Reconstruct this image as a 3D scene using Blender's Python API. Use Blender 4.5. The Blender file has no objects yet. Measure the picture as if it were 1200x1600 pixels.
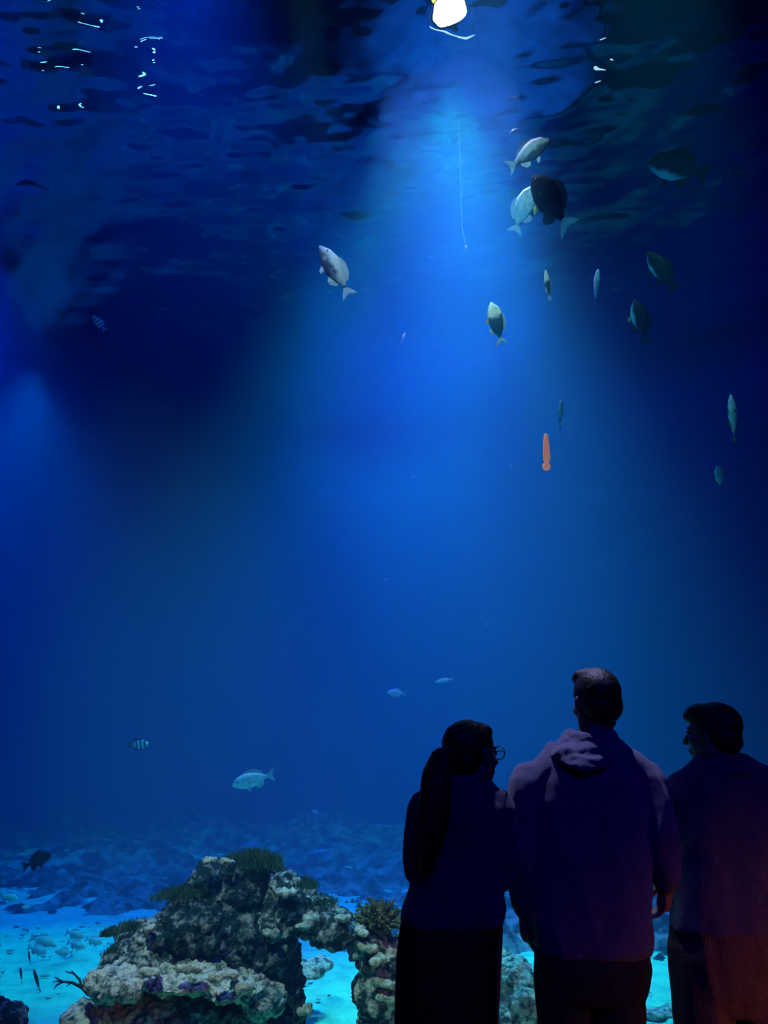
import bpy, bmesh, math, random
import numpy as np
from mathutils import Vector, Matrix, Quaternion, noise

# ------------------------------------------------------------------ camera
SC = bpy.context.scene
C = SC.collection
F = 1300.0
CAM = Vector((0, 0, 1.6))
PITCH = math.radians(16)
CP, SP = math.cos(PITCH), math.sin(PITCH)
cam_d = bpy.data.cameras.new('camera')
cam_d.sensor_fit = 'VERTICAL'
cam_d.sensor_height = 24.0
cam_d.lens = F * 24.0 / 1600.0
cam_d.clip_end = 200
cam = bpy.data.objects.new('camera', cam_d)
cam.location = CAM
cam.rotation_euler = (math.pi / 2 + PITCH, 0, 0)
C.objects.link(cam)
SC.camera = cam


def W(px, py, Y):
    """point at depth Y that the camera sees at this pixel of the photograph"""
    r, u = (px - 600) / F, (800 - py) / F
    t = Y / (CP - u * SP)
    return Vector((r * t, Y, CAM.z + t * (SP + u * CP)))


def mpp(py, Y):
    return Y / (CP - (800 - py) / F * SP) / F


# ------------------------------------------------------------------ world, exposure
world = bpy.data.worlds.new('world')
SC.world = world
world.use_nodes = True
world.node_tree.nodes['Background'].inputs[0].default_value = (0.01, 0.02, 0.06, 1)
world.node_tree.nodes['Background'].inputs[1].default_value = 0.02
SC.view_settings.view_transform = 'Standard'
SC.view_settings.look = 'None'
SC.view_settings.gamma = 1
SC.view_settings.use_curve_mapping = False
SC.view_settings.exposure = 0.0
cy = SC.cycles
cy.max_bounces = 6
cy.diffuse_bounces = 1
cy.glossy_bounces = 3
cy.transmission_bounces = 4
cy.volume_bounces = 0
cy.transparent_max_bounces = 16
cy.sample_clamp_indirect = 4.0
cy.caustics_reflective = False
cy.caustics_refractive = True

SURF = 8.0          # height of the water surface


# ------------------------------------------------------------------ light sources: tank beams, hall lights and added fill without fixtures
def aim(o, target):
    d = (Vector(target) - o.location).normalized()
    o.rotation_euler = d.to_track_quat('-Z', 'Y').to_euler()


def spot(name, loc, target, watts, color, angle, blend=1.0, radius=0.1):
    l = bpy.data.lights.new(name, 'SPOT')
    l.energy, l.color = watts, color
    l.spot_size, l.spot_blend, l.shadow_soft_size = math.radians(angle), blend, radius
    o = bpy.data.objects.new(name, l)
    o.location = loc
    C.objects.link(o)
    aim(o, target)
    return o


def area(name, loc, target, watts, color, size, spread=180):
    l = bpy.data.lights.new(name, 'AREA')
    l.shape = 'DISK'
    l.energy, l.color, l.size, l.spread = watts, color, size, math.radians(spread)
    o = bpy.data.objects.new(name, l)
    o.location = loc
    C.objects.link(o)
    aim(o, target)
    return o


APEX = Vector((0.66, 7.0, SURF - 0.08))
#            name            position               aimed at            watts  colour               angle
area('beam_core',        APEX, (0.9, 7.1, 0), 112, (0.62, 0.42, 1.0), 1.4, 60)
spot('beam_halo',        APEX, (1.2, 7.3, 0), 1600, (0.0, 0.02, 1.0), 74, 1.0, 0.6)
area('mid_fill',        (0.5, 10.5, SURF - 0.1), (0.0, 9.8, 0), 300, (0, 0.05, 1.0), 3.6, 80)  # added fill that widens the glow behind the beam
area('left_beam_light',  (-5.6, 9.0, SURF - 0.1), (-4.0, 9.0, 1.0), 280, (0, 0.09, 1.0), 2.6, 75)
area('right_deep_fill', (4.6, 11.5, SURF - 0.1), (4.0, 10.5, 0), 65, (0, 0, 1.0), 4.0, 110)  # weak blue fill added for the dark right side
area('deep_fill',       (0.0, 16.0, SURF - 0.1), (-0.5, 13.5, 0), 340, (0, 0.43, 1.0), 4.0, 110)  # added fill for the far water glow
spot('deep_left_fill',  (-6.0, 13.0, SURF - 0.1), (-4.5, 11.0, 0), 1700, (0.0, 0.3, 1.0), 80, 1.0, 0.5)  # added fill for the distant water at the left
spot('near_low_fill',   (-1.5, 4.2, 7.7), (-1.0, 8.0, 0), 1100, (0.0, 0.10, 1.0), 60, 1.0, 0.3)  # unseen fill added for the low water
spot('sand_light_left',  (0.55, 6.9, SURF - 0.1), (-2.7, 7.1, 0), 1900, (0.0, 1.0, 0.6), 24, 0.7, 0.3)
spot('sand_light_right', (0.66, 6.7, SURF - 0.1), (1.2, 6.1, 0), 2300, (0.0, 1.0, 0.6), 40, 0.9, 0.3)
spot('reef_fill',       (-1.5, 2.6, 4.6), (-0.7, 4.95, 0.5), 560, (0.75, 0.9, 0.74), 32, 0.7, 0.04)  # added hall spot through the pane to brighten the reef
spot('fish_fill_upper', (0.5, 2.6, 8.0), (1.4, 6.5, 6.6), 750, (0.8, 0.88, 1.0), 14, 0.8, 0.05)  # added spot to brighten the highest fish
spot('fish_fill_beam',  (0.3, 2.9, 7.6), (1.0, 6.3, 4.8), 1300, (0.95, 0.88, 0.9), 18, 0.8, 0.05)  # added spot to brighten the fish in the beam
spot('fish_fill_left',  (-0.7, 2.9, 7.4), (-0.37, 6.1, 5.4), 550, (1.0, 0.9, 0.85), 9, 0.8, 0.05)  # added spot for the single fish left of the beam
spot('fish_fill_right', (1.4, 2.9, 7.8), (2.35, 6.35, 5.1), 430, (0.2, 0.85, 0.85), 32, 1.0, 0.05)  # added teal spot for the fish on the dark side
spot('wall_wash_fill',   (1.2, 11.0, 9.2), (2.7, 20.0, 13.0), 26000, (0.06, 0.45, 1.0), 46, 1.0, 0.1)  # added to brighten the far wall seen through the surface
spot('hall_violet_light', (0.45, 3.58, 4.5), (0.62, 2.9, 1.6), 520, (0.5, 0.5, 1.0), 17, 0.8, 0.05)
area('hall_blue_fill',   (1.0, -2.5, 5.0), (0.6, 3.0, 1.2), 75, (0.01, 0.005, 1.0), 3.0)  # unseen soft fill added to tint the people blue
spot('hall_warm_light',  (3.3, 1.2, 0.9), (1.5, 3.0, 0.55), 120, (1.0, 0.25, 0.08), 44, 1.0, 0.15)


# ------------------------------------------------------------------ helpers
def tag(o, label=None, cat=None, group=None, kind=None):
    if label: o['label'] = label
    if cat: o['category'] = cat
    if group: o['group'] = group
    if kind: o['kind'] = kind
    return o


def empty(name, loc=(0, 0, 0), rot=(0, 0, 0)):
    o = bpy.data.objects.new(name, None)
    o.location, o.rotation_euler = loc, rot
    o.empty_display_size = 0.1
    C.objects.link(o)
    return o


def link(name, me, m=None, parent=None):
    o = bpy.data.objects.new(name, me)
    if m is not None:
        me.materials.clear()
        me.materials.append(m)
    C.objects.link(o)
    if parent is not None:
        o.parent = parent
    return o


def mesh(name, verts, faces, smooth=True):
    me = bpy.data.meshes.new(name)
    me.from_pydata([tuple(v) for v in verts], [], faces)
    me.update()
    if smooth:
        me.polygons.foreach_set('use_smooth', [True] * len(me.polygons))
    return me


def copy_tree(o, parent=None):
    kids = list(o.children)
    c = o.copy()
    C.objects.link(c)
    if parent is not None:
        c.parent = parent
    for k in kids:
        copy_tree(k, c)
    return c


class MB:
    """collects tubes and blobs; built as one mesh, optionally fused into one continuous skin"""
    def __init__(s):
        s.v, s.f = [], []

    def add(s, vs, fs):
        n = len(s.v)
        s.v += [Vector(v) for v in vs]
        s.f += [tuple(i + n for i in f) for f in fs]

    def ball(s, c, r, seg=16, rings=10, rot=None):
        c = Vector(c)
        r = Vector(r) if hasattr(r, '__len__') else Vector((r, r, r))
        vs, fs = [Vector((0, 0, r.z))], []
        for i in range(1, rings):
            a = math.pi * i / rings
            for j in range(seg):
                b = 2 * math.pi * j / seg
                vs.append(Vector((r.x * math.sin(a) * math.cos(b), r.y * math.sin(a) * math.sin(b), r.z * math.cos(a))))
        vs.append(Vector((0, 0, -r.z)))
        for j in range(seg):
            fs.append((0, 1 + j, 1 + (j + 1) % seg))
            for i in range(rings - 2):
                a, b = 1 + i * seg + j, 1 + i * seg + (j + 1) % seg
                fs.append((a, a + seg, b + seg, b))
            k = 1 + (rings - 2) * seg
            fs.append((k + j, len(vs) - 1, k + (j + 1) % seg))
        if rot is not None:
            vs = [rot @ v for v in vs]
        s.add([v + c for v in vs], fs)

    def loft(s, rings_, seg=20, power=2.0):
        """rings: (centre, half width x, half depth y); stacked, capped; axes stay world x / y"""
        vs, fs = [], []
        for c, a, b in rings_:
            for j in range(seg):
                t = 2 * math.pi * j / seg
                ct, st = math.cos(t), math.sin(t)
                k = 2.0 / power
                vs.append(Vector(c) + Vector((a * math.copysign(abs(ct) ** k, ct), b * math.copysign(abs(st) ** k, st), 0)))
        n = len(rings_)
        for i in range(n - 1):
            for j in range(seg):
                a, b = i * seg + j, i * seg + (j + 1) % seg
                fs.append((a, b, b + seg, a + seg))
        fs.append(tuple(range(seg - 1, -1, -1)))
        fs.append(tuple((n - 1) * seg + j for j in range(seg)))
        if rings_[0][0][2] > rings_[-1][0][2]:
            fs = [f[::-1] for f in fs]
        s.add(vs, fs)

    def tube(s, pts, rad, seg=10, round_ends=True):
        pts = [Vector(p) for p in pts]
        if not hasattr(rad, '__len__'):
            rad = [rad] * len(pts)
        rad = [Vector(r) if hasattr(r, '__len__') else Vector((r, r)) for r in rad]
        if round_ends:
            d0 = (pts[0] - pts[1]).normalized()
            d1 = (pts[-1] - pts[-2]).normalized()
            m0, m1 = min(rad[0]), min(rad[-1])
            pts = [pts[0] + d0 * m0, pts[0] + d0 * m0 * 0.7] + pts + [pts[-1] + d1 * m1 * 0.7, pts[-1] + d1 * m1]
            rad = [rad[0] * 0.15, rad[0] * 0.7] + rad + [rad[-1] * 0.7, rad[-1] * 0.15]
        vs, fs = [], []
        ref = None
        for i, p in enumerate(pts):
            a = pts[max(i - 1, 0)]
            b = pts[min(i + 1, len(pts) - 1)]
            t = (b - a).normalized()
            if ref is None:
                ref = Vector((1, 0, 0)) if abs(t.x) < 0.9 else Vector((0, 0, 1))
            x = (ref - t * ref.dot(t)).normalized()
            ref = x
            y = t.cross(x)
            for j in range(seg):
                q = 2 * math.pi * j / seg
                vs.append(p + x * rad[i].x * math.cos(q) + y * rad[i].y * math.sin(q))
        n = len(pts)
        for i in range(n - 1):
            for j in range(seg):
                a, b = i * seg + j, i * seg + (j + 1) % seg
                fs.append((a, b, b + seg, a + seg))
        fs.append(tuple(range(seg - 1, -1, -1)))
        fs.append(tuple((n - 1) * seg + j for j in range(seg)))
        s.add(vs, fs)

    def mesh(s, name, smooth=True):
        return mesh(name, s.v, s.f, smooth)

    def fused(s, name, voxel, smooth=3, factor=0.5):
        me = s.mesh(name)
        o = bpy.data.objects.new('tmp', me)
        C.objects.link(o)
        r = o.modifiers.new('r', 'REMESH')
        r.mode = 'VOXEL'
        r.voxel_size = voxel
        r.use_smooth_shade = True
        if smooth:
            q = o.modifiers.new('s', 'SMOOTH')
            q.iterations, q.factor = smooth, factor
        dg = bpy.context.evaluated_depsgraph_get()
        out = bpy.data.meshes.new_from_object(o.evaluated_get(dg))
        bpy.data.objects.remove(o)
        bpy.data.meshes.remove(me)
        out.name = name
        out.polygons.foreach_set('use_smooth', [True] * len(out.polygons))
        return out


def get_co(me):
    a = np.empty(len(me.vertices) * 3)
    me.vertices.foreach_get('co', a)
    return a.reshape(-1, 3)


def get_no(me):
    a = np.empty(len(me.vertices) * 3)
    me.vertices.foreach_get('normal', a)
    return a.reshape(-1, 3)


def set_co(me, a):
    me.vertices.foreach_set('co', a.ravel())
    me.update()


# ------------------------------------------------------------------ materials
def mat(name, base=(0.5, 0.5, 0.5), rough=0.6, spec=0.3, metal=0.0, dark=None, scale=8.0, bump=0.0, bscale=40.0, detail=6.0,
        stretch=(1, 1, 1), emit=None, strength=0.0, lo=0.4, hi=0.6, sheen=0.0):
    m = bpy.data.materials.new(name)
    m.use_nodes = True
    nt = m.node_tree
    b = nt.nodes['Principled BSDF']
    b.inputs['Base Color'].default_value = (*base, 1)
    b.inputs['Roughness'].default_value = rough
    b.inputs['Specular IOR Level'].default_value = spec
    b.inputs['Metallic'].default_value = metal
    if sheen:
        b.inputs['Sheen Weight'].default_value = sheen
    tc = nt.nodes.new('ShaderNodeTexCoord')
    mp = nt.nodes.new('ShaderNodeMapping')
    mp.inputs['Scale'].default_value = stretch
    nt.links.new(tc.outputs['Object'], mp.inputs['Vector'])
    if dark is not None:
        n = nt.nodes.new('ShaderNodeTexNoise')
        n.inputs['Scale'].default_value = scale
        n.inputs['Detail'].default_value = detail
        n.inputs['Roughness'].default_value = 0.65
        r = nt.nodes.new('ShaderNodeValToRGB')
        r.color_ramp.elements[0].color = (*dark, 1)
        r.color_ramp.elements[1].color = (*base, 1)
        r.color_ramp.elements[0].position = lo
        r.color_ramp.elements[1].position = hi
        nt.links.new(mp.outputs[0], n.inputs['Vector'])
        nt.links.new(n.outputs['Fac'], r.inputs[0])
        nt.links.new(r.outputs[0], b.inputs['Base Color'])
    if bump:
        n2 = nt.nodes.new('ShaderNodeTexNoise')
        n2.inputs['Scale'].default_value = bscale
        n2.inputs['Detail'].default_value = 5
        bp = nt.nodes.new('ShaderNodeBump')
        bp.inputs['Strength'].default_value = bump
        bp.inputs['Distance'].default_value = 0.02
        nt.links.new(mp.outputs[0], n2.inputs['Vector'])
        nt.links.new(n2.outputs['Fac'], bp.inputs['Height'])
        nt.links.new(bp.outputs[0], b.inputs['Normal'])
    if emit is not None:
        b.inputs['Emission Color'].default_value = (*emit, 1)
        b.inputs['Emission Strength'].default_value = strength
    return m


M = {}
M['hall'] = mat('hall_paint', (0.012, 0.014, 0.03), 0.8, 0.1, bump=0.2)
M['hall_floor'] = mat('hall_floor_carpet', (0.02, 0.02, 0.03), 0.95, 0.05, dark=(0.012, 0.012, 0.02), scale=60, bump=0.3, bscale=300)
M['tank'] = mat('tank_paint', (0.01, 0.03, 0.10), 0.8, 0.1, dark=(0.008, 0.02, 0.07), scale=2, bump=0.2)
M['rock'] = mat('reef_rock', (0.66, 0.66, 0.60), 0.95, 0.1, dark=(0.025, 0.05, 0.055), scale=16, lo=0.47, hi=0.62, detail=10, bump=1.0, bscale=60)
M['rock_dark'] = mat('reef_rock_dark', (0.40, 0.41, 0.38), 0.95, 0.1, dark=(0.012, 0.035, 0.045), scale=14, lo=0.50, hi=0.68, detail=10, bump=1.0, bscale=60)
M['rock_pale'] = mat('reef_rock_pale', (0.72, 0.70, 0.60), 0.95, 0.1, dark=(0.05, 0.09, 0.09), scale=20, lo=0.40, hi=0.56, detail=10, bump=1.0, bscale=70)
M['crust'] = mat('pale_crust', (0.80, 0.78, 0.66), 0.9, 0.1, dark=(0.35, 0.38, 0.30), scale=30, bump=0.8, bscale=120)
M['algae'] = mat('algae', (0.05, 0.13, 0.08), 0.8, 0.1, dark=(0.03, 0.07, 0.04), scale=20)
M['brown_coral'] = mat('brown_coral', (0.22, 0.20, 0.08), 0.8, 0.1, dark=(0.03, 0.05, 0.02), scale=25)
M['branch'] = mat('dead_coral', (0.05, 0.06, 0.07), 0.85, 0.1, dark=(0.02, 0.025, 0.03), scale=20)
M['bank'] = mat('far_rock', (0.34, 0.42, 0.36), 0.95, 0.1, dark=(0.02, 0.03, 0.03), scale=3.5, lo=0.44, hi=0.62, detail=12, bump=1.0, bscale=20)
M['sand'] = mat('sand', (0.16, 0.95, 0.62), 0.95, 0.05, dark=(0.10, 0.66, 0.44), scale=5, lo=0.35, hi=0.55, detail=10, bump=0.5, bscale=60)
M['rubble'] = mat('rubble', (0.75, 0.75, 0.70), 0.9, 0.1, dark=(0.20, 0.22, 0.22), scale=2)
M['fish_pale'] = mat('pale_fish_skin', (0.80, 0.80, 0.74), 0.45, 0.4, dark=(0.28, 0.30, 0.32), scale=9, stretch=(0.7, 1, 1.6), lo=0.40, hi=0.52, bump=0.3, bscale=90)
M['fish_dark'] = mat('dark_fish_skin', (0.035, 0.045, 0.07), 0.5, 0.3, dark=(0.012, 0.016, 0.03), scale=6, bump=0.3, bscale=90)
M['fish_black'] = mat('black_fish_skin', (0.004, 0.006, 0.012), 0.8, 0.05, dark=(0.003, 0.003, 0.006), scale=6)
M['fish_silver'] = mat('silver_fish_skin', (0.88, 0.92, 0.88), 0.4, 0.4, dark=(0.55, 0.58, 0.55), scale=12, bump=0.2, bscale=120)
M['yellow_fin'] = mat('yellow_fin', (0.80, 0.62, 0.06), 0.5, 0.3, dark=(0.55, 0.42, 0.05), scale=20, stretch=(1, 1, 6))
M['pale_fin'] = mat('pale_fin', (0.75, 0.78, 0.80), 0.5, 0.3, dark=(0.35, 0.4, 0.45), scale=18, stretch=(6, 1, 1))
M['dark_fin'] = mat('dark_fin', (0.02, 0.03, 0.05), 0.5, 0.3, dark=(0.01, 0.01, 0.02), scale=18, stretch=(6, 1, 1))
M['teal_fin'] = mat('teal_fin', (0.20, 0.45, 0.42), 0.5, 0.3, dark=(0.05, 0.15, 0.15), scale=18, stretch=(6, 1, 1))
M['eye'] = mat('fish_eye', (0.005, 0.005, 0.005), 0.1, 0.6)
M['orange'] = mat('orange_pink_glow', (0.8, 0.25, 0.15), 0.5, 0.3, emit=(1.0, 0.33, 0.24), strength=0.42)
M['cord'] = mat('pale_cord', (0.4, 0.45, 0.5), 0.6, 0.2, dark=(0.5, 0.55, 0.6), scale=50)
M['metal'] = mat('lamp_metal', (0.04, 0.04, 0.045), 0.4, 0.5, metal=0.6, dark=(0.03, 0.03, 0.03), scale=20)
M['glow'] = mat('lamp_glow', (1, 1, 1), 0.5, 0.0, emit=(1.0, 1.0, 0.93), strength=60)
M['yellow_glow'] = mat('lamp_yellow_glow', (1, 0.9, 0.2), 0.5, 0.0, emit=(1.0, 0.85, 0.1), strength=4)
M['tube_glow'] = mat('tube_glow', (1, 1, 1), 0.5, 0.0, emit=(0.7, 0.8, 1.0), strength=1.5)
M['blue_glow'] = mat('lamp_blue_glow', (0.5, 0.7, 1), 0.5, 0.0, emit=(0.15, 0.5, 1.0), strength=7)
M['skin'] = mat('skin', (0.20, 0.12, 0.09), 0.5, 0.3, dark=(0.16, 0.10, 0.07), scale=20)
def fishskin(name, axis, thr, soft, pale, dark, nz=0.25, scale=7.0, bands=0.0):
    m = mat(name, pale, 0.45, 0.35, bump=0.3, bscale=90)
    nt = m.node_tree
    b = nt.nodes['Principled BSDF']
    tc = nt.nodes.new('ShaderNodeTexCoord')
    sp = nt.nodes.new('ShaderNodeSeparateXYZ')
    nt.links.new(tc.outputs['Object'], sp.inputs[0])
    n = nt.nodes.new('ShaderNodeTexNoise')
    n.inputs['Scale'].default_value = scale
    n.inputs['Detail'].default_value = 4
    nt.links.new(tc.outputs['Object'], n.inputs['Vector'])
    src = sp.outputs[axis]
    if bands:
        k = nt.nodes.new('ShaderNodeMath'); k.operation = 'MULTIPLY'; k.inputs[1].default_value = bands
        nt.links.new(src, k.inputs[0])
        w = nt.nodes.new('ShaderNodeMath'); w.operation = 'SINE'
        nt.links.new(k.outputs[0], w.inputs[0])
        src = w.outputs[0]
    ma = nt.nodes.new('ShaderNodeMath'); ma.operation = 'MULTIPLY_ADD'
    ma.inputs[1].default_value = nz
    nt.links.new(n.outputs['Fac'], ma.inputs[0])
    nt.links.new(src, ma.inputs[2])
    mr = nt.nodes.new('ShaderNodeMapRange')
    mr.inputs['From Min'].default_value = thr + nz * .5 - soft
    mr.inputs['From Max'].default_value = thr + nz * .5 + soft
    nt.links.new(ma.outputs[0], mr.inputs['Value'])
    mx = nt.nodes.new('ShaderNodeMixRGB')
    mx.inputs[1].default_value = (*dark, 1)
    mx.inputs[2].default_value = (*pale, 1)
    nt.links.new(mr.outputs[0], mx.inputs[0])
    nt.links.new(mx.outputs[0], b.inputs['Base Color'])
    return m


M['fish_lit_back'] = fishskin('lit_back_fish_skin', 'Z', -.03, .05, (0.85, 0.85, 0.80), (0.06, 0.08, 0.10), nz=.30)  # top light and shaded underside put into the skin colour
M['fish_head'] = fishskin('pale_headed_fish_skin', 'X', .16, .05, (0.9, 0.88, 0.75), (0.05, 0.08, 0.09), nz=.35)
M['fish_lit_teal_belly'] = fishskin('dark_lit_belly_fish_skin', 'Z', -.10, .03, (0.012, 0.018, 0.035), (0.45, 0.95, 0.85), nz=.12)  # countershaded belly plus the beam-lit rim, both put into the skin colour
M['fish_banded'] = fishskin('banded_fish_skin', 'X', 0, .25, (0.9, 0.95, 0.95), (0.01, 0.015, 0.03), nz=.4, bands=34)
M['hair'] = mat('dark_hair', (0.010, 0.010, 0.012), 0.5, 0.3, dark=(0.006, 0.005, 0.005), scale=60, stretch=(1, 1, 0.2), bump=0.3, bscale=160)
M['hoodie'] = mat('navy_hoodie', (0.10, 0.10, 0.17), 0.95, 0.05, dark=(0.07, 0.07, 0.13), scale=40, bump=0.5, bscale=300, sheen=0.3)
M['jacket'] = mat('dark_jacket', (0.05, 0.055, 0.10), 0.9, 0.1, dark=(0.035, 0.04, 0.075), scale=30, bump=0.5, bscale=200, sheen=0.2)
M['shirt'] = mat('dark_shirt', (0.07, 0.07, 0.12), 0.9, 0.1, dark=(0.05, 0.05, 0.09), scale=30, bump=0.4, bscale=200, sheen=0.2)
M['trousers'] = mat('dark_trousers', (0.025, 0.025, 0.035), 0.9, 0.1, dark=(0.018, 0.018, 0.025), scale=30, bump=0.4, bscale=200)
M['skirt'] = mat('black_skirt', (0.012, 0.013, 0.02), 0.95, 0.05, dark=(0.008, 0.009, 0.014), scale=20, bump=0.4, bscale=150)
M['trousers_brown'] = mat('brown_trousers', (0.10, 0.07, 0.06), 0.9, 0.1, dark=(0.07, 0.05, 0.045), scale=20, bump=0.4, bscale=150)
M['shoe'] = mat('dark_shoe', (0.02, 0.02, 0.02), 0.6, 0.3, dark=(0.015, 0.015, 0.015), scale=10)
M['wire'] = mat('glasses_wire', (0.03, 0.03, 0.03), 0.3, 0.5, metal=0.5, dark=(0.02, 0.02, 0.02), scale=10)


def water_mat():
    m = bpy.data.materials.new('tank_water')
    m.use_nodes = True
    nt = m.node_tree
    nt.nodes.remove(nt.nodes['Principled BSDF'])
    out = nt.nodes['Material Output']
    s = nt.nodes.new('ShaderNodeVolumeScatter')
    s.inputs['Color'].default_value = (0.12, 0.50, 1.0, 1)
    s.inputs['Density'].default_value = 0.075
    s.inputs['Anisotropy'].default_value = 0.0
    a = nt.nodes.new('ShaderNodeVolumeAbsorption')
    a.inputs['Color'].default_value = (0.0, 0.82, 0.93, 1)
    a.inputs['Density'].default_value = 0.20
    add = nt.nodes.new('ShaderNodeAddShader')
    nt.links.new(s.outputs[0], add.inputs[0])
    nt.links.new(a.outputs[0], add.inputs[1])
    nt.links.new(add.outputs[0], out.inputs['Volume'])
    return m


def surface_mat():
    m = bpy.data.materials.new('rippled_water_surface')
    m.use_nodes = True
    nt = m.node_tree
    nt.nodes.remove(nt.nodes['Principled BSDF'])
    g = nt.nodes.new('ShaderNodeBsdfGlass')
    g.inputs['IOR'].default_value = 1.33
    g.inputs['Roughness'].default_value = 0.0
    tc = nt.nodes.new('ShaderNodeTexCoord')
    n = nt.nodes.new('ShaderNodeTexNoise')
    n.inputs['Scale'].default_value = 3.2
    n.inputs['Detail'].default_value = 1.0
    b = nt.nodes.new('ShaderNodeBump')
    b.inputs['Strength'].default_value = 0.12
    b.inputs['Distance'].default_value = 0.04
    nt.links.new(tc.outputs['Object'], n.inputs['Vector'])
    nt.links.new(n.outputs['Fac'], b.inputs['Height'])
    nt.links.new(b.outputs[0], g.inputs['Normal'])
    nt.links.new(g.outputs[0], nt.nodes['Material Output'].inputs['Surface'])
    return m


def pane_mat():
    m = bpy.data.materials.new('clear_acrylic')
    m.use_nodes = True
    nt = m.node_tree
    nt.nodes.remove(nt.nodes['Principled BSDF'])
    t = nt.nodes.new('ShaderNodeBsdfTransparent')
    t.inputs['Color'].default_value = (0.97, 0.985, 0.99, 1)
    nt.links.new(t.outputs[0], nt.nodes['Material Output'].inputs['Surface'])
    return m


# ------------------------------------------------------------------ the setting
GLASS = 3.75
TX, TY = 10.5, 20.0


def box(name, lo, hi, m, kind=None, bevel=0.0, parent=None):
    bm = bmesh.new()
    bmesh.ops.create_cube(bm, size=1)
    for v in bm.verts:
        v.co = Vector([lo[i] + (v.co[i] + 0.5) * (hi[i] - lo[i]) for i in range(3)])
    if bevel:
        bmesh.ops.bevel(bm, geom=bm.edges[:], offset=bevel, segments=2, affect='EDGES')
    me = bpy.data.meshes.new(name)
    bm.to_mesh(me)
    bm.free()
    o = link(name, me, m, parent)
    if kind: o['kind'] = kind
    return o


box('floor', (-7, -4, -0.3), (7, GLASS - 0.12, 0.0), M['hall_floor'], 'structure')
box('wall_back', (-7, -4.2, -0.3), (7, -4, 14.5), M['hall'], 'structure')
box('wall_left', (-7.2, -4.2, -0.3), (-7, GLASS - 0.12, 14.5), M['hall'], 'structure')
box('wall_right', (7, -4.2, -0.3), (7.2, GLASS - 0.12, 14.5), M['hall'], 'structure')
box('ceiling', (-TX - 0.2, -4.2, 14.5), (TX + 0.2, TY + 0.2, 14.7), M['hall'], 'structure')
box('window_1', (-7, GLASS - 0.12, 0.0), (7, GLASS, 8.4), pane_mat(), 'structure')
box('wall_left_tank', (-TX - 0.2, GLASS - 0.12, -0.6), (-TX, TY + 0.2, 14.5), M['tank'], 'structure')
box('wall_right_tank', (TX, GLASS - 0.12, -0.6), (TX + 0.2, TY + 0.2, 14.5), M['tank'], 'structure')
box('wall_far_tank', (-TX, TY, -0.6), (TX, TY + 0.2, 14.5), M['tank'], 'structure')
box('wall_left_front', (-TX, GLASS - 0.12, -0.6), (-7, GLASS, 14.5), M['tank'], 'structure')
box('wall_right_front', (7, GLASS - 0.12, -0.6), (TX, GLASS, 14.5), M['tank'], 'structure')
box('wall_above_window', (-7, GLASS - 0.12, 8.4), (7, GLASS, 14.5), M['hall'], 'structure')
box('water', (-TX, GLASS, -0.25), (TX, TY, SURF - 0.03), water_mat(), 'structure')


# rippled surface of the water: real waves
def build_surface():
    rng = np.random.default_rng(5)
    xs = np.concatenate([np.linspace(-TX, -7, 25)[:-1], np.linspace(-7, 7, 420), np.linspace(7, TX, 25)[1:]])
    ys = np.concatenate([np.linspace(GLASS, 12, 300)[:-1], np.linspace(12, TY, 90)])
    X, Y = np.meshgrid(xs, ys)
    Z = np.zeros_like(X)
    for lam, amp, n in ((1.9, 0.009, 5), (0.9, 0.0055, 7), (0.45, 0.0034, 9), (0.24, 0.0012, 9)):
        for _ in range(n):
            th = math.pi / 2 + rng.normal(0, 0.75)
            k = 2 * math.pi / (lam * rng.uniform(0.75, 1.3))
            Z += amp / math.sqrt(n) * 1.4 * np.sin(k * (X * math.cos(th) + Y * math.sin(th)) + rng.uniform(0, 6.28))
    Z *= 1 - 0.93 * np.exp(-((X - .62) ** 2 + (Y - 6.05) ** 2) / 1.0)
    v = np.stack([X, Y, Z + SURF], -1).reshape(-1, 3)
    nx, ny = len(xs), len(ys)
    i = np.arange(nx * ny).reshape(ny, nx)
    f = np.stack([i[:-1, :-1], i[:-1, 1:], i[1:, 1:], i[1:, :-1]], -1).reshape(-1, 4)
    me = bpy.data.meshes.new('water_surface')
    me.from_pydata(v.tolist(), [], f.tolist())
    me.polygons.foreach_set('use_smooth', [True] * len(me.polygons))
    tag(link('water_surface', me, surface_mat()), kind='structure')


build_surface()


def fbm(p, s, oc=4, off=0.0):
    return noise.fractal(Vector(p) * s + Vector((off, off * 1.7, off * 0.3)), 0.7, 2.1, oc)


# sand bottom
def foot(x):
    """how far back the open sand reaches, then the low reef bank starts"""
    if x < -1.5: return 8.9
    if x < 0: return 8.9 + (x + 1.5) / 1.5 * (7.3 - 8.9)
    return max(6.1, 7.3 - x * 0.5)


def build_sand():
    xs = np.linspace(-TX, TX, 210)
    ys = np.concatenate([np.linspace(GLASS, 10, 150)[:-1], np.linspace(10, TY, 50)])
    v, f = [], []
    for y in ys:
        for x in xs:
            z = 0.03 * noise.noise(Vector((x * 0.8, y * 0.8, 0))) + 0.022 * noise.noise(Vector((x * 2.3, y * 5.0, 3))) + 0.012 * noise.noise(Vector((x * 7, y * 11, 5)))
            v.append((x, y, z))
    nx = len(xs)
    for j in range(len(ys) - 1):
        for i in range(nx - 1):
            a = j * nx + i
            f.append((a, a + 1, a + nx + 1, a + nx))
    tag(link('seabed_floor', mesh('seabed_floor', v, f), M['sand']), kind='structure')


build_sand()


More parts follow.
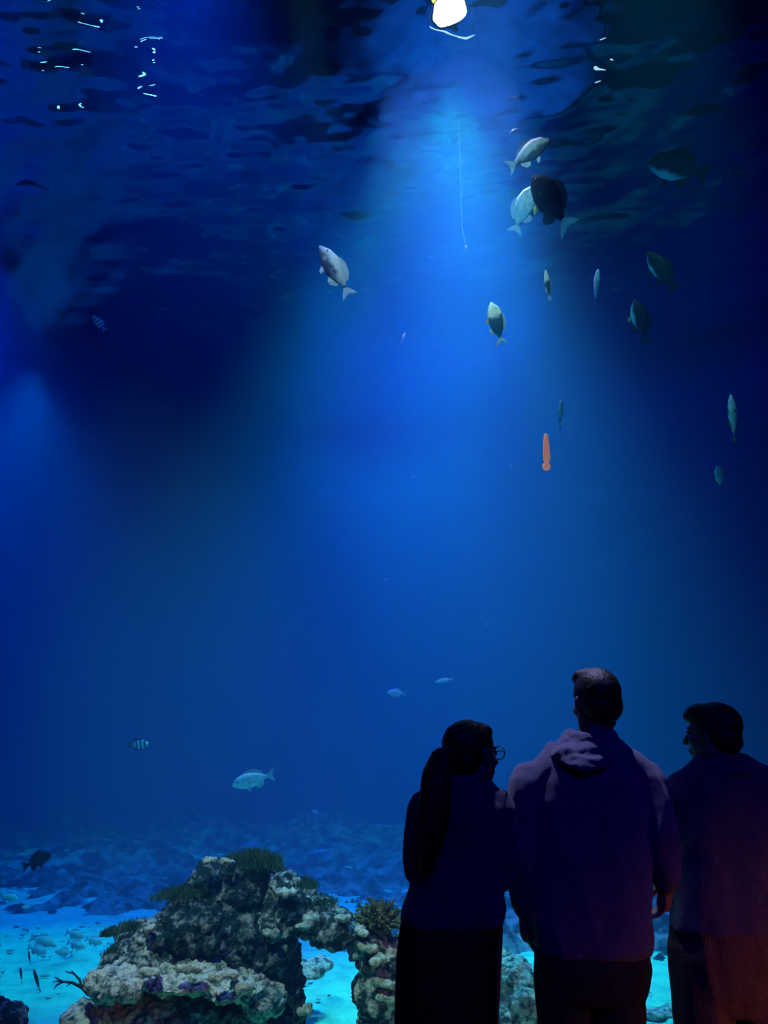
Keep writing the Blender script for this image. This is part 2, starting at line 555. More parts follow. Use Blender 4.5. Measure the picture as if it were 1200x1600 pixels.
def build_bank():
    xs = np.linspace(-10.2, 10.2, 330)
    v, f = [], []
    rows = 150
    for j in range(rows):
        for x in xs:
            y = foot(x) + 0.35 * noise.noise(Vector((x * 1.3, 0, 9))) + (j / (rows - 1)) ** 1.3 * 10.5 - 0.15
            t = (j / (rows - 1)) ** 1.3
            h = 0.10 * min(1, t * 6) + 0.12 * t
            n = fbm((x, y, 0), 0.9, 4, 3.0) * 0.13 + abs(noise.noise(Vector((x * 3.4, y * 3.4, 1)))) * 0.20 + noise.noise(Vector((x * 9, y * 9, 1))) * 0.06
            z = h * (0.75 + 0.5 * noise.noise(Vector((x * 0.6, y * 0.5, 7)))) + n * min(1, t * 10 + 0.05) - 0.10 + 0.0 * t
            z += t * t * (0.55 * noise.noise(Vector((x * 0.45, y * 0.3, 11))) + 0.16 * noise.noise(Vector((x * 1.7, y * 0.8, 13))))
            v.append((x, y, z if j else -0.15))
    nx = len(xs)
    for j in range(rows - 1):
        for i in range(nx - 1):
            a = j * nx + i
            f.append((a, a + 1, a + nx + 1, a + nx))
    o = link('reef_bank', mesh('reef_bank', v, f), M['bank'])
    tag(o, 'long low bank of rough blue hazy rock lying behind the bright sand', 'reef')


build_bank()


# ------------------------------------------------------------------ reef rocks
def rocky(name, blobs, voxel, amp, seed, m, parent=None):
    """blobs: (px, py, Y, rx px, rz px, depth m) -> one rough lump of rock"""
    b = MB()
    for px, py, Y, rx, rz, dy in blobs:
        s = mpp(py, Y)
        b.ball(W(px, py, Y), (rx * s, dy, rz * s), 20, 14)
    me = b.fused(name, voxel, 2)
    co, no = get_co(me), get_no(me)
    d = np.empty(len(co))
    for i, p in enumerate(co):
        q = Vector(p)
        w = q + Vector((noise.noise(q * 6 + Vector((seed, 0, 0))), noise.noise(q * 6 + Vector((0, seed, 4))), noise.noise(q * 6 + Vector((3, 0, seed))))) * 0.05
        c = noise.voronoi(w * 9 + Vector((seed, 0, 0)))[0]
        c2 = noise.voronoi(w * 22 + Vector((seed, 0, 0)))[0][0]
        f = noise.noise(q * 3.2 + Vector((seed * 2, 1, 0)))
        h = noise.noise(q * 48 + Vector((seed, 5, 0)))
        c3 = noise.turbulence(w * 20, 3, True)
        d[i] = amp * (1.5 * f + 1.6 * (0.42 - c[0]) + 1.0 * (0.4 - c2) + 0.40 * h + 0.7 * (0.6 - c3))
    set_co(me, co + no * d[:, None])
    return link(name, me, m, parent)


reef = empty('coral_reef_rock', (-1.0, 5.0, 0))
tag(reef, 'large craggy grey reef rock with an arch on its right, on the sand', 'rock')


def part_of(root, o):
    o.parent = root
    o.matrix_parent_inverse = root.matrix_world.inverted() if False else Matrix.Translation(-root.location)
    return o


RY = 4.95
# crown
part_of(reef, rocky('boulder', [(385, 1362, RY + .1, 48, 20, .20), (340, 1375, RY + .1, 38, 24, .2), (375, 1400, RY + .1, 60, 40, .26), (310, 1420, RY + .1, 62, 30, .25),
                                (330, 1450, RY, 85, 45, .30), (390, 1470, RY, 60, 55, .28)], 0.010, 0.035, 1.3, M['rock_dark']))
# left shoulder and its overhanging shelf
part_of(reef, rocky('boulder', [(265, 1455, RY, 50, 26, .26), (215, 1460, RY + .1, 36, 10, .15), (240, 1500, RY - .05, 72, 34, .28), (190, 1500, RY - .05, 28, 17, .16)], 0.010, 0.030, 4.1, M['rock']))
# lower ledge, nearest to the glass
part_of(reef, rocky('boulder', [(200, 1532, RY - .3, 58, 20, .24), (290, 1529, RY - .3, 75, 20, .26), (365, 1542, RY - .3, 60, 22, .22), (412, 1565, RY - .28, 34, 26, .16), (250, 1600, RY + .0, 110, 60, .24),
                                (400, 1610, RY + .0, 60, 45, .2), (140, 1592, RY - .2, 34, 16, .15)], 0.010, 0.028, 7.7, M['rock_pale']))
# dark core under the crown down to the sand
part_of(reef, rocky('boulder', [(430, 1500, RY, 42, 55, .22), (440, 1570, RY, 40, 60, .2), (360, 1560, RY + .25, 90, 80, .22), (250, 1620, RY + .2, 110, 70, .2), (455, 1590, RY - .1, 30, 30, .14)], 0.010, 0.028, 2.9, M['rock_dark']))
# right shoulder and arch
part_of(reef, rocky('boulder', [(440, 1385, RY, 26, 22, .16), (455, 1410, RY, 44, 30, .2), (430, 1445, RY, 40, 30, .2), (485, 1432, RY, 44, 26, .18), (520, 1446, RY, 40, 24, .17)], 0.012, 0.026, 9.2, M['rock']))
part_of(reef, rocky('boulder', [(548, 1452, RY, 34, 20, .15), (580, 1470, RY, 36, 28, .17), (600, 1500, RY, 40, 38, .2), (598, 1550, RY, 44, 46, .2), (600, 1610, RY, 46, 50, .2), (640, 1520, RY + .05, 40, 60, .2)], 0.012, 0.026, 12.4, M['rock']))


def single_rock(name, blobs, voxel, amp, seed, m, label):
    o = rocky(name, blobs, voxel, amp, seed, m)
    return tag(o, label, 'rock')


single_rock('rock', [(0, 1605, 4.7, 38, 34, .2), (-40, 1600, 4.7, 50, 40, .2)], 0.012, 0.02, 21, M['rock_dark'], 'small dark rock in the bottom left corner on bright sand')
single_rock('rock', [(466, 1510, 5.9, 20, 11, .12), (498, 1508, 5.95, 22, 13, .14), (480, 1521, 5.9, 30, 9, .12)], 0.010, 0.014, 33, M['rock_pale'], 'low pale grey rock on sand seen through the reef arch')
single_rock('rock', [(800, 1530, 5.2, 42, 30, .2), (770, 1510, 5.3, 42, 22, .2), (815, 1570, 5.1, 34, 40, .2), (780, 1610, 5.1, 60, 50, .2)], 0.012, 0.024, 41, M['rock_pale'],
            'pale knobbly rock showing between the woman and the hooded man')
single_rock('rock', [(1015, 1583, 5.9, 28, 9, .12), (1050, 1581, 5.95, 26, 10, .12)], 0.010, 0.012, 52, M['rock_pale'], 'low rock behind the sand between the two men')


# pale crusts that sit on the reef like knobs
def crust(px, py, Y, rx, rz, seed, parent):
    b = MB()
    s = mpp(py, Y)
    c = W(px, py, Y)
    r = random.Random(seed)
    for k in range(5):
        b.ball(c + Vector((r.uniform(-.6, .6) * rx * s, r.uniform(-.02, .02), r.uniform(-.3, .3) * rz * s)), (rx * s * .6, .03, rz * s * .7), 10, 8)
    me = b.fused('crust', 0.007, 2)
    co, no = get_co(me), get_no(me)
    d = np.array([noise.noise(Vector(p) * 30 + Vector((seed, 0, 0))) * 0.016 + noise.noise(Vector(p) * 80) * 0.009 for p in co])
    set_co(me, co + no * d[:, None])
    return part_of(parent, link('coral_crust', me, M['crust'], None))


for k, (px, py, dy, rx, rz) in enumerate([(330, 1345, -.18, 12, 6), (355, 1347, -.18, 10, 6), (425, 1457, -.24, 14, 8), (350, 1525, -.55, 22, 11), (380, 1545, -.52, 20, 12), (300, 1512, -.54, 26, 7),
                                          (240, 1516, -.52, 24, 7), (533, 1434, -.16, 12, 6), (470, 1447, -.2, 16, 5), (445, 1395, -.18, 18, 7), (575, 1480, -.18, 16, 8),
                                          (595, 1500, -.22, 18, 9), (600, 1535, -.22, 18, 9), (605, 1560, -.22, 18, 7), (475, 1578, -.2, 12, 9), (235, 1450, -.26, 12, 6), (565, 1455, -.17, 14, 6)]):
    crust(px, py, RY + dy, rx, rz, k + 1, reef)


# algae turf: thin blades, uncountable
def turf(name, spots, n, h, m, parent, seed, spread=0.02):
    r = random.Random(seed)
    v, f = [], []
    for _ in range(n):
        px, py, Y, rx, rz, ry = r.choice(spots)
        s = mpp(py, Y)
        a = r.uniform(0, math.pi)
        e = r.uniform(0.2, 1.0) * math.pi / 2
        q = W(px, py, Y) + Vector((math.cos(a) * math.cos(e * .999) * rx * s * 1.0 * r.uniform(.85, 1.05), r.uniform(-ry, ry), math.sin(e) * rz * s * r.uniform(.8, 1.05)))
        hh = h * r.uniform(.5, 1.2)
        tip = q + Vector((r.uniform(-.5, .5) * hh, r.uniform(-.5, .5) * hh, hh))
        w = r.uniform(.0012, .003)
        b = r.uniform(0, math.pi)
        sd = Vector((math.cos(b), math.sin(b), 0)) * w
        n0 = len(v)
        mid = q.lerp(tip, .55) + Vector((r.uniform(-.2, .2), r.uniform(-.2, .2), 0)) * hh * .5
        v += [q - sd, q + sd, mid + sd * .9, mid - sd * .9, tip]
        f += [(n0, n0 + 1, n0 + 2, n0 + 3), (n0 + 3, n0 + 2, n0 + 4)]
    o = link(name, mesh(name, v, f, False), m)
    tag(o, kind='stuff')
    return part_of(parent, o)


turf('algae_turf', [(395, 1352, RY + .05, 45, 12, .16), (410, 1360, RY - .02, 34, 10, .12)], 2600, 0.045, M['algae'], reef, 3)
turf('algae_turf', [(275, 1405, RY + .05, 34, 8, .2), (300, 1400, RY, 30, 10, .2)], 1700, 0.035, M['algae'], reef, 4)
turf('algae_turf', [(210, 1455, RY, 36, 7, .14), (170, 1462, RY, 10, 3, .08)], 1200, 0.03, M['algae'], reef, 5)
turf('algae_turf', [(470, 1395, RY, 30, 14, .15), (500, 1420, RY, 30, 12, .15)], 1500, 0.03, M['algae'], reef, 6)
turf('algae_turf', [(190, 1490, RY - .1, 26, 9, .14)], 700, 0.025, M['algae'], reef, 8)

# round bushy coral on the arch pillar
bush = empty('bushy_coral', W(592, 1440, RY - .05))
tag(bush, 'round brown-green bushy coral on top of the arch pillar beside the woman', 'coral')
b = MB()
r = random.Random(9)
bc = Vector((0, 0, -0.02))
for k in range(150):
    d = Vector((r.gauss(0, 1), r.gauss(0, 1), abs(r.gauss(0, 1)) * 0.9)).normalized()
    e = d * r.uniform(.085, .125)
    mid = e * .5 + Vector((r.uniform(-.02, .02), r.uniform(-.02, .02), r.uniform(-.01, .02)))
    b.tube([bc, bc + mid, bc + e], [.006, .006, .009], 5)
    for q in range(2):
        t = e + Vector((r.uniform(-.03, .03), r.uniform(-.03, .03), r.uniform(-.01, .03)))
        b.tube([bc + mid, bc + t], [.004, .006], 5)
o = link('coral_branches', b.mesh('coral_branches'), M['brown_coral'], bush)
tag(o, kind='stuff')
b = MB()
b.ball(bc, (.075, .07, .06), 16, 10)
link('coral_base', b.fused('coral_base', .01, 1), M['brown_coral'], bush)

# dead branching coral on the sand
br = empty('branching_coral', W(137, 1552, RY - .05))
tag(br, 'thin dark leafless branching coral reaching left from the reef over bright sand', 'coral')
o0 = br.location.copy()


def bp(px, py, dy=0.0):
    return W(px, py, RY - .05 + dy) - o0


for path, r0, r1 in (([(138, 1553), (128, 1543), (112, 1535), (98, 1534), (86, 1527)], .011, .003), ([(128, 1543), (124, 1530), (115, 1521), (103, 1518)], .008, .003),
                     ([(98, 1534), (88, 1540), (84, 1546)], .006, .002), ([(115, 1521), (112, 1516)], .005, .002), ([(112, 1535), (104, 1541)], .005, .002),
                     ([(98, 1534), (90, 1533), (82, 1534)], .005, .002), ([(128, 1543), (136, 1533), (146, 1528)], .007, .003)):
    b = MB()
    n = len(path)
    b.tube([bp(x, y, .02 * math.sin(i * 2.0)) for i, (x, y) in enumerate(path)], [r0 + (r1 - r0) * i / (n - 1) for i in range(n)], 7)
    link('branch', b.mesh('branch'), M['branch'], br)
tw = empty('branching_coral', W(166, 1520, RY - .25))
tag(tw, 'small forked twig of coral under the left overhang of the reef', 'coral')
for path in ([(0, 0), (-5, -8), (-7, -22)], [(-4, -6), (2, -14), (4, -22)], [(0, 0), (6, -6), (9, -14)]):
    b = MB()
    b.tube([Vector((x * .0032, 0, -y * .0032)) for x, y in path], [.007, .005, .002], 6)
    link('branch', b.mesh('branch'), M['branch'], tw)

# rubble scattered on the sand
b = MB()
r = random.Random(12)
for k in range(300):
    Y = r.uniform(5.9, 8.8)
    x = r.uniform(-4.2, 2.4)
    s = r.choice([.008, .012, .016, .024])
    if Y > foot(x): continue
    b.ball((x, Y, .01 + s * .1), (s * r.uniform(.8, 1.8), s * r.uniform(.7, 1.3), s * r.uniform(.3, .7)), 7, 5)
tag(link('rubble', b.mesh('rubble', False), M['rubble']), 'scattered bits of coral rubble on the bright sand', 'rubble', kind='stuff')


# ------------------------------------------------------------------ fish
def ring_mesh(name, prof, seg=20):
    """prof: (x, half height, half width, z centre)"""
    v, f = [], []
    for x, h, w, zc in prof:
        for j in range(seg):
            a = 2 * math.pi * j / seg
            v.append((x, w * math.cos(a), zc + h * math.sin(a)))
    n = len(prof)
    for i in range(n - 1):
        for j in range(seg):
            a, c = i * seg + j, i * seg + (j + 1) % seg
            f.append((a, c, c + seg, a + seg))
    f.append(tuple(range(seg - 1, -1, -1)))
    f.append(tuple((n - 1) * seg + j for j in range(seg)))
    me = mesh(name, v, f)
    return me


def fin_mesh(name, outline, th=0.008):
    """outline in x,z; a thin solid fin, thicker in the middle"""
    n = len(outline)
    cx = sum(p[0] for p in outline) / n
    cz = sum(p[1] for p in outline) / n
    v = [(x, 0, z) for x, z in outline] + [(cx, th, cz), (cx, -th, cz)]
    f = []
    for i in range(n):
        j = (i + 1) % n
        f += [(i, j, n), (j, i, n + 1)]
    return mesh(name, v, f, False)


def lerp_prof(keys, n=22):
    out = []
    for i in range(n):
        t = i / (n - 1)
        for a, b_ in zip(keys, keys[1:]):
            if a[0] <= t <= b_[0]:
                k = (t - a[0]) / (b_[0] - a[0])
                k = k * k * (3 - 2 * k)
                out.append(tuple(a[q] + (b_[q] - a[q]) * k for q in range(len(a))))
                break
    return out


def fish_meshes(kind):
    """fish of length 1 heading to +x, nose at .5, tail tip at -.5"""
    deep = {'deep': 1.0, 'slim': .55, 'round': 1.15}[kind]
    keys = [(0.0, .012, .010, -.02), (.04, .05, .035, -.02), (.14, .125, .07, -.005), (.30, .175, .088, 0), (.48, .170, .080, 0), (.64, .115, .050, .005), (.76, .050, .022, .01), (.82, .040, .012, .01)]
    prof = [(0.5 - t, h * deep, w * (1.0 if kind != 'slim' else .8), z * deep) for t, h, w, z in lerp_prof(keys, 26)]
    d = deep
    out = {'body': ring_mesh('body', prof)}
    out['tail_fin'] = fin_mesh('tail_fin', [(-.28, .035 * d), (-.34, .06 * d), (-.42, .13 * d), (-.50, .17 * d), (-.455, .06 * d), (-.44, .01 * d), (-.455, -.045 * d), (-.50, -.15 * d), (-.42, -.11 * d), (-.34, -.045 * d), (-.28, -.02 * d)])
    out['dorsal_fin'] = fin_mesh('dorsal_fin', [(.22, .15 * d), (.16, .22 * d), (.05, .25 * d), (-.06, .235 * d), (-.15, .20 * d), (-.23, .13 * d), (-.22, .06 * d), (-.10, .12 * d), (.02, .15 * d)])
    out['anal_fin'] = fin_mesh('anal_fin', [(-.02, -.15 * d), (-.08, -.22 * d), (-.16, -.21 * d), (-.23, -.12 * d), (-.22, -.05 * d), (-.10, -.11 * d)])
    out['pelvic_fin'] = fin_mesh('pelvic_fin', [(.20, -.15 * d), (.14, -.25 * d), (.08, -.27 * d), (.08, -.20 * d), (.12, -.15 * d)])
    out['pectoral_fin'] = fin_mesh('pectoral_fin', [(0, .025), (-.04, .045), (-.12, .05), (-.17, .01), (-.14, -.045), (-.06, -.04), (0, -.02)], .005)
    return out


FM = {k: fish_meshes(k) for k in ('deep', 'slim', 'round')}
eye_b = MB()
eye_b.ball((0, 0, 0), .016, 10, 8)
EYE = eye_b.mesh('eye')


def obj_mat(name, me, m, parent):
    """shared mesh, own material"""
    o = bpy.data.objects.new(name, me)
    if not me.materials:
        me.materials.append(m)
    o.material_slots[0].link = 'OBJECT'
    o.material_slots[0].material = m
    C.objects.link(o)
    o.parent = parent
    return o


def cam_vec(r, u, f):
    return Vector((r, f * CP - u * SP, f * SP + u * CP))


def fish(px, py, Y, L, heading, up, kind, skin, fin, label, group=None, pect=None, tail=None, parts=True, name='fish', belly=None):
    """heading / up in camera axes (right, up, forward)"""
    if py < 800:
        Y, L = Y * .8, L * .8
    t = empty(name, W(px, py, Y))
    x = cam_vec(*heading).normalized()
    z = cam_vec(*up)
    z = (z - x * z.dot(x)).normalized()
    y = z.cross(x)
    m = Matrix((x, y, z)).transposed().to_4x4()
    t.rotation_euler = m.to_euler()
    t.scale = (L, L, L)
    tag(t, label, 'fish', group)
    me = FM[kind]
    obj_mat('body', me['body'], M[skin], t)
    obj_mat('tail_fin', me['tail_fin'], M[tail or fin], t)
    if parts:
        obj_mat('dorsal_fin', me['dorsal_fin'], M[fin], t)
        obj_mat('anal_fin', me['anal_fin'], M[fin], t)
        obj_mat('pelvic_fin', me['pelvic_fin'], M[pect or fin], t)
        for s in (-1, 1):
            e = obj_mat('eye', EYE, M['eye'], t)
            e.location = (.36, s * (.062 if kind != 'slim' else .05), .03)
            p = obj_mat('pectoral_fin', me['pectoral_fin'], M[pect or fin], t)
            p.location = (.16, s * .078, -.04)
            p.rotation_euler = (s * -.5, .5, s * .75)
    return t


NV = (0, 1, 0)
G1 = 'large fish by the light beam'
# the group beside the light beam
fish(825, 240, 8.2, .56, (.75, .45, -.35), (-.5, .8, .2), 'round', 'fish_lit_back', 'pale_fin', 'pale mottled fish highest beside the light beam, above the black one')
fish(817, 328, 8.6, .58, (.25, .75, -.45), (-.8, .4, .3), 'round', 'fish_silver', 'pale_fin', 'round whitish fish half hidden behind the black fish by the beam')
fish(861, 316, 7.8, .92, (-.35, .85, .45), (.6, .35, -.8), 'deep', 'fish_black', 'dark_fin', 'large dark fish seen against the light beam with a yellow side fin', pect='yellow_fin', tail='pale_fin')
fish(524, 424, 7.6, .60, (-.50, .85, -.15), (.75, .4, .3), 'deep', 'fish_lit_back', 'pale_fin', 'big fish with a top-lit back alone to the left of the light beam', tail='pale_fin')
fish(776, 506, 7.8, .46, (-.25, .85, -.35), (.5, .5, .2), 'round', 'fish_head', 'pale_fin', 'white-headed fish with a yellow fin in the middle of the beam', pect='yellow_fin')
fish(856, 446, 7.6, .32, (-.2, .95, -.3), (.9, .2, .3), 'slim', 'fish_head', 'pale_fin', 'small slender pale fish just right of the beam, head up')
fish(932, 449, 8.2, .40, (-.02, .92, -.45), (.25, .5, .9), 'deep', 'fish_silver', 'teal_fin', 'narrow grey-white fish seen head-on between the slender one and the dark ones')
fish(1034, 424, 8.0, .56, (-.45, .85, .2), (.55, .1, -.6), 'deep', 'fish_lit_teal_belly', 'dark_fin', 'dark fish with a beam-lit teal edge, upper of the pair at the dark right side')
fish(1001, 503, 7.9, .48, (-.25, .9, -.1), (.6, .2, -.3), 'deep', 'fish_lit_teal_belly', 'dark_fin', 'dark fish with a white snout and yellow fin, lower of the pair on the right', pect='yellow_fin')
fish(1060, 262, 7.6, .72, (-.75, .45, .5), (.5, .7, -.5), 'round', 'fish_lit_teal_belly', 'dark_fin', 'large nearly black fish with beam-lit teal belly high in the dark right corner')
fish(876, 648, 7.6, .30, (0, .95, -.25), (.5, .2, .6), 'slim', 'fish_silver', 'teal_fin', 'small bright fish swimming upright above the orange rod')
fish(1145, 655, 7.8, .52, (.02, .97, .2), (.6, .1, .3), 'slim', 'fish_silver', 'teal_fin', 'long thin teal fish hanging upright near the right edge')
fish(1124, 745, 7.6, .27, (-.3, .8, -.5), (.7, .4, .2), 'round', 'fish_silver', 'teal_fin', 'roundish dim teal fish below the long thin one at the right edge')
fish(155, 505, 8.0, .20, (-.5, .7, -.5), (.5, .7, 0), 'deep', 'fish_banded', 'pale_fin', 'tiny fish with white stripes alone in the dark upper left water')
# lower water
fish(620, 1083, 9.0, .21, (-.95, .15, -.2), NV, 'deep', 'fish_silver', 'pale_fin', 'small cyan fish left of its twin above the woman, tail right')
fish(694, 1063, 9.6, .23, (-.95, -.25, .3), NV, 'slim', 'fish_silver', 'pale_fin', 'small blurred cyan fish right above the woman in the dark hair')
fish(216, 1163, 8.0, .23, (.9, .1, -.2), NV, 'deep', 'fish_banded', 'dark_fin', 'small black and white banded fish in open water above the pale fish', name='banded_fish')
fish(396, 1218, 7.4, .37, (-.95, -.16, -.2), NV, 'deep', 'fish_silver', 'pale_fin', 'pale silver fish in side view swimming left above the reef rock')
fish(491, 1268, 9.5, .10, (.8, -.1, -.4), NV, 'round', 'fish_silver', 'pale_fin', 'tiny round cyan fish above the right side of the reef')
fish(492, 1333, 11.5, .40, (.97, .05, .2), NV, 'slim', 'fish_silver', 'pale_fin', 'faint long blue fish far off right of the reef top')
fish(390, 1322, 11.5, .28, (.97, .1, .2), NV, 'deep', 'fish_silver', 'pale_fin', 'faint blue fish blurred behind the reef top')
fish(58, 1345, 6.6, .24, (.55, .1, .8), NV, 'round', 'fish_black', 'fish_black', 'round black fish low at the left above the far bank')
fish(1163, 1184, 8.5, .16, (.9, .1, -.3), NV, 'deep', 'fish_silver', 'pale_fin', 'small cyan fish beside the neck of the man at the right')
fish(1157, 1143, 9.5, .11, (-.9, .1, -.3), NV, 'slim', 'fish_silver', 'pale_fin', 'tiny cyan fish behind the head of the man at the right')
fish(630, 528, 9.5, .15, (.3, .9, .2), NV, 'slim', 'fish_pale', 'pale_fin', 'tiny faint fish in the beam left of the yellow-finned fish', parts=False)
fish(803, 205, 9.0, .16, (.8, .4, .2), NV, 'deep', 'fish_pale', 'pale_fin', 'faint small fish just above the topmost pale fish', parts=False)
fish(603, 905, 9.0, .055, (.8, .2, -.2), NV, 'slim', 'fish_silver', 'pale_fin', 'tiny bright speck of a fish in the empty middle water', parts=False)
fish(798, 728, 9.0, .045, (.2, .9, -.2), NV, 'slim', 'fish_silver', 'pale_fin', 'tiny bright speck of a fish left of the orange rod', parts=False)
fish(645, 745, 9.0, .05, (.9, .2, -.2), NV, 'slim', 'fish_silver', 'pale_fin', 'tiny faint speck of a fish left of the beam middle', parts=False)
fish(762, 975, 9.0, .05, (.3, .9, -.2), NV, 'slim', 'fish_silver', 'pale_fin', 'tiny faint speck of a fish above the hooded man to the left', parts=False)
# pale fish over the sand at the left
G2 = 'pale fish over the sand at the left'
for px, py, Y, L, hd, lb in [(14, 1402, 7.6, .17, .9, 'pale cyan fish at the left edge, highest over the sand'), (42, 1417, 8.0, .09, -.8, 'very small pale fish just right of the highest one over the sand'),
                             (66, 1470, 7.3, .22, .9, 'largest pale cyan fish hovering over the sand at the left'), (58, 1484, 7.1, .17, .9, 'pale fish right below the largest one over the sand'),
                             (117, 1460, 7.4, .17, .9, 'upper pale fish of the two stacked left of the reef shelf'), (119, 1476, 7.3, .17, .8, 'lower pale fish of the two stacked left of the reef shelf'),
                             (147, 1470, 7.3, .16, .9, 'pale fish nearest to the tip of the reef shelf'), (100, 1487, 7.2, .14, -.8, 'small pale fish low between the largest and the stacked two')]:
    fish(px, py, Y, L, (hd, -.15 if hd > 0 else .1, -.1), (0, .8, .5), 'deep', 'fish_silver', 'pale_fin', lb, G2)
for px, py, L, hd, lb in [(33, 1524, .10, (-.2, .85, .2), 'small dark slim fish over bright sand, leftmost'), (58, 1533, .15, (-.4, .8, .3), 'dark slim fish over bright sand near the coral branch'),
                          (46, 1497, .09, (-.2, .9, .2), 'smallest dark slim fish over bright sand, upper one')]:
    fish(px, py, 6.0, L, hd, NV, 'slim', 'fish_dark', 'dark_fin', lb, 'dark slim fish over the sand')

# orange streak of light, built as a glowing rod with a ball; pale line in the beam
rod = empty('orange_light_streak', W(853, 680, 5.4))
tag(rod, 'small orange-pink streak of light built as a glowing rod with a round ball at its lower end', 'light streak')
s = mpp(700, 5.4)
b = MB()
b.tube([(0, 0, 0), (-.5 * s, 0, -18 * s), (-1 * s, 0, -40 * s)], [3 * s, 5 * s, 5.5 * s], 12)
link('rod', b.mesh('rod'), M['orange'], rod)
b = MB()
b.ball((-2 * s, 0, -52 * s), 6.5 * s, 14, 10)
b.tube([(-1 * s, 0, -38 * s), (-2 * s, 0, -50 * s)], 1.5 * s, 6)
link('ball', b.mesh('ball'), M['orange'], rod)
ln = empty('weighted_line', W(718, 240, 7.3))
tag(ln, 'thin pale line with a small weight hanging down through the light beam', 'line')
b = MB()
e = W(722, 355, 7.3) - ln.location
g = W(728, 386, 7.3) - ln.location
b.tube([(0, 0, SURF - ln.location.z), (0, 0, 0), e * .6, e, g], .0020, 6)
link('line', b.mesh('line'), M['cord'], ln)
b = MB()
b.ball(g, (.012, .012, .022), 10, 8)
link('weight', b.mesh('weight'), M['cord'], ln)


# ------------------------------------------------------------------ lamps above the water
def lamp(name, loc, target, radius, glow, label, group=None, cat='lamp', length=None):
    t = empty(name, loc)
    tag(t, label, cat, group)
    d = (Vector(target) - Vector(loc)).normalized()
    q = d.to_track_quat('-Z', 'Y')
    b = MB()
    pr = [(0, .12), (.03, .45), (.12, .8), (.24, 1.0), (.30, 1.12)]
    b.tube([q @ Vector((0, 0, .32 - z)) for z, _ in pr], [radius * k for _, k in pr], 20, False)
    link('housing', b.mesh('housing'), M['metal'], t)
    b = MB()
    b.tube([q @ Vector((0, 0, .015)), q @ Vector((0, 0, -.01))], radius * 1.0, 20, False)
    link('bulb_glass', b.mesh('bulb_glass', False), glow, t)
    b = MB()
    b.tube([q @ Vector((0, 0, .3)), (0, 0, .55), (0, 0, 14.5 - loc[2])], .02, 8)
    link('rod', b.mesh('rod'), M['metal'], t)
    return t


SURF_SEEN = Vector((0.60, 6.0, SURF))
lamp('pendant_lamp', (0.93, 9.4, 9.57), SURF_SEEN, .22, M['glow'], 'brilliant white round lamp hanging above the water surface')
lamp('pendant_lamp', (0.83, 10.4, 10.2), SURF_SEEN, .09, M['yellow_glow'], 'small yellow lamp beside the brilliant white one, cut by the top edge')
hs = empty('light_tube', (0.90, 8.9, 9.06))
tag(hs, 'thin curved glowing white tube just under the brilliant lamp', 'lamp')
b = MB()
b.tube([(-.27, 0, .08), (-.12, 0, .03), (0, 0, 0), (.10, 0, -.04), (.19, 0, -.07), (.28, 0, -.075)], .012, 8)
link('tube', b.mesh('tube'), M['tube_glow'], hs)
b = MB()
for s in (-.27, .28):
    b.tube([(s, 0, .08 if s < 0 else -.075), (s, 0, 5.44)], .004, 6)
link('hanging_wire', b.mesh('hanging_wire'), M['metal'], hs)
for k, (x, y, z, lb) in enumerate([(-5.4, 12.2, 9.9, 'blue lamp above the water, its light breaking up in the ripples at top left'),
                                   (-4.5, 12.6, 10.3, 'second blue lamp above the ripples, right of the first'),
                                   (-4.2, 12.0, 9.7, 'lower right blue lamp glinting through the top left ripples'),
                                   (-6.0, 12.4, 9.5, 'lower left blue lamp glinting through the top left ripples')]):
    lamp('blue_lamp', (x, y, z), (x * .5, 6.6, SURF), .05, M['blue_glow'], lb, 'blue lamps over the left ripples')
lamp('white_lamp', (3.9, 12.0, 9.9), (2.2, 6.6, SURF), .09, M['tube_glow'], 'faint white lamp whose light traces thin lines on the ripples top right')


# ------------------------------------------------------------------ people
def head_blob(b, c, yaw, s=1.0, pitch=0.0):
    """c: centre of the skull; +Y is the face before turning"""
    R = Matrix.Rotation(yaw, 3, 'Z') @ Matrix.Rotation(pitch, 3, 'X')
    def P(x, y, z): return Vector(c) + R @ Vector((x * s, y * s, z * s))
    b.ball(P(0, -.012, .025), (.074 * s, .094 * s, .088 * s), 24, 16, R)
    b.ball(P(0, .03, -.02), (.062 * s, .066 * s, .085 * s), 20, 14, R)
    b.ball(P(0, .042, -.075), (.045 * s, .044 * s, .034 * s), 16, 10, R)
    b.ball(P(0, .078, -.098), (.018 * s, .016 * s, .014 * s), 10, 8, R)
    b.tube([P(0, .088, .018), P(0, .104, -.012), P(0, .113, -.030)], [.008 * s, .010 * s, .013 * s], 10)
    b.ball(P(0, .103, -.034), (.017 * s, .012 * s, .009 * s), 10, 8, R)
    b.ball(P(0, .092, -.060), (.024 * s, .010 * s, .006 * s), 10, 8, R)
    b.ball(P(0, .090, -.071), (.021 * s, .010 * s, .007 * s), 10, 8, R)
    b.ball(P(0, .080, .022), (.052 * s, .014 * s, .010 * s), 12, 8, R)
    for q in (-1, 1):
        b.ball(P(q * .040, .066, -.025), (.020 * s, .018 * s, .018 * s), 10, 8, R)
        b.ball(P(q * .076, -.004, -.008), (.008 * s, .018 * s, .030 * s), 10, 8, R)
        b.ball(P(q * .080, -.012, .008), (.007 * s, .012 * s, .014 * s), 8, 6, R)
        b.ball(P(q * .055, .0, -.060), (.016 * s, .03 * s, .03 * s), 10, 8, R)
    return P, R


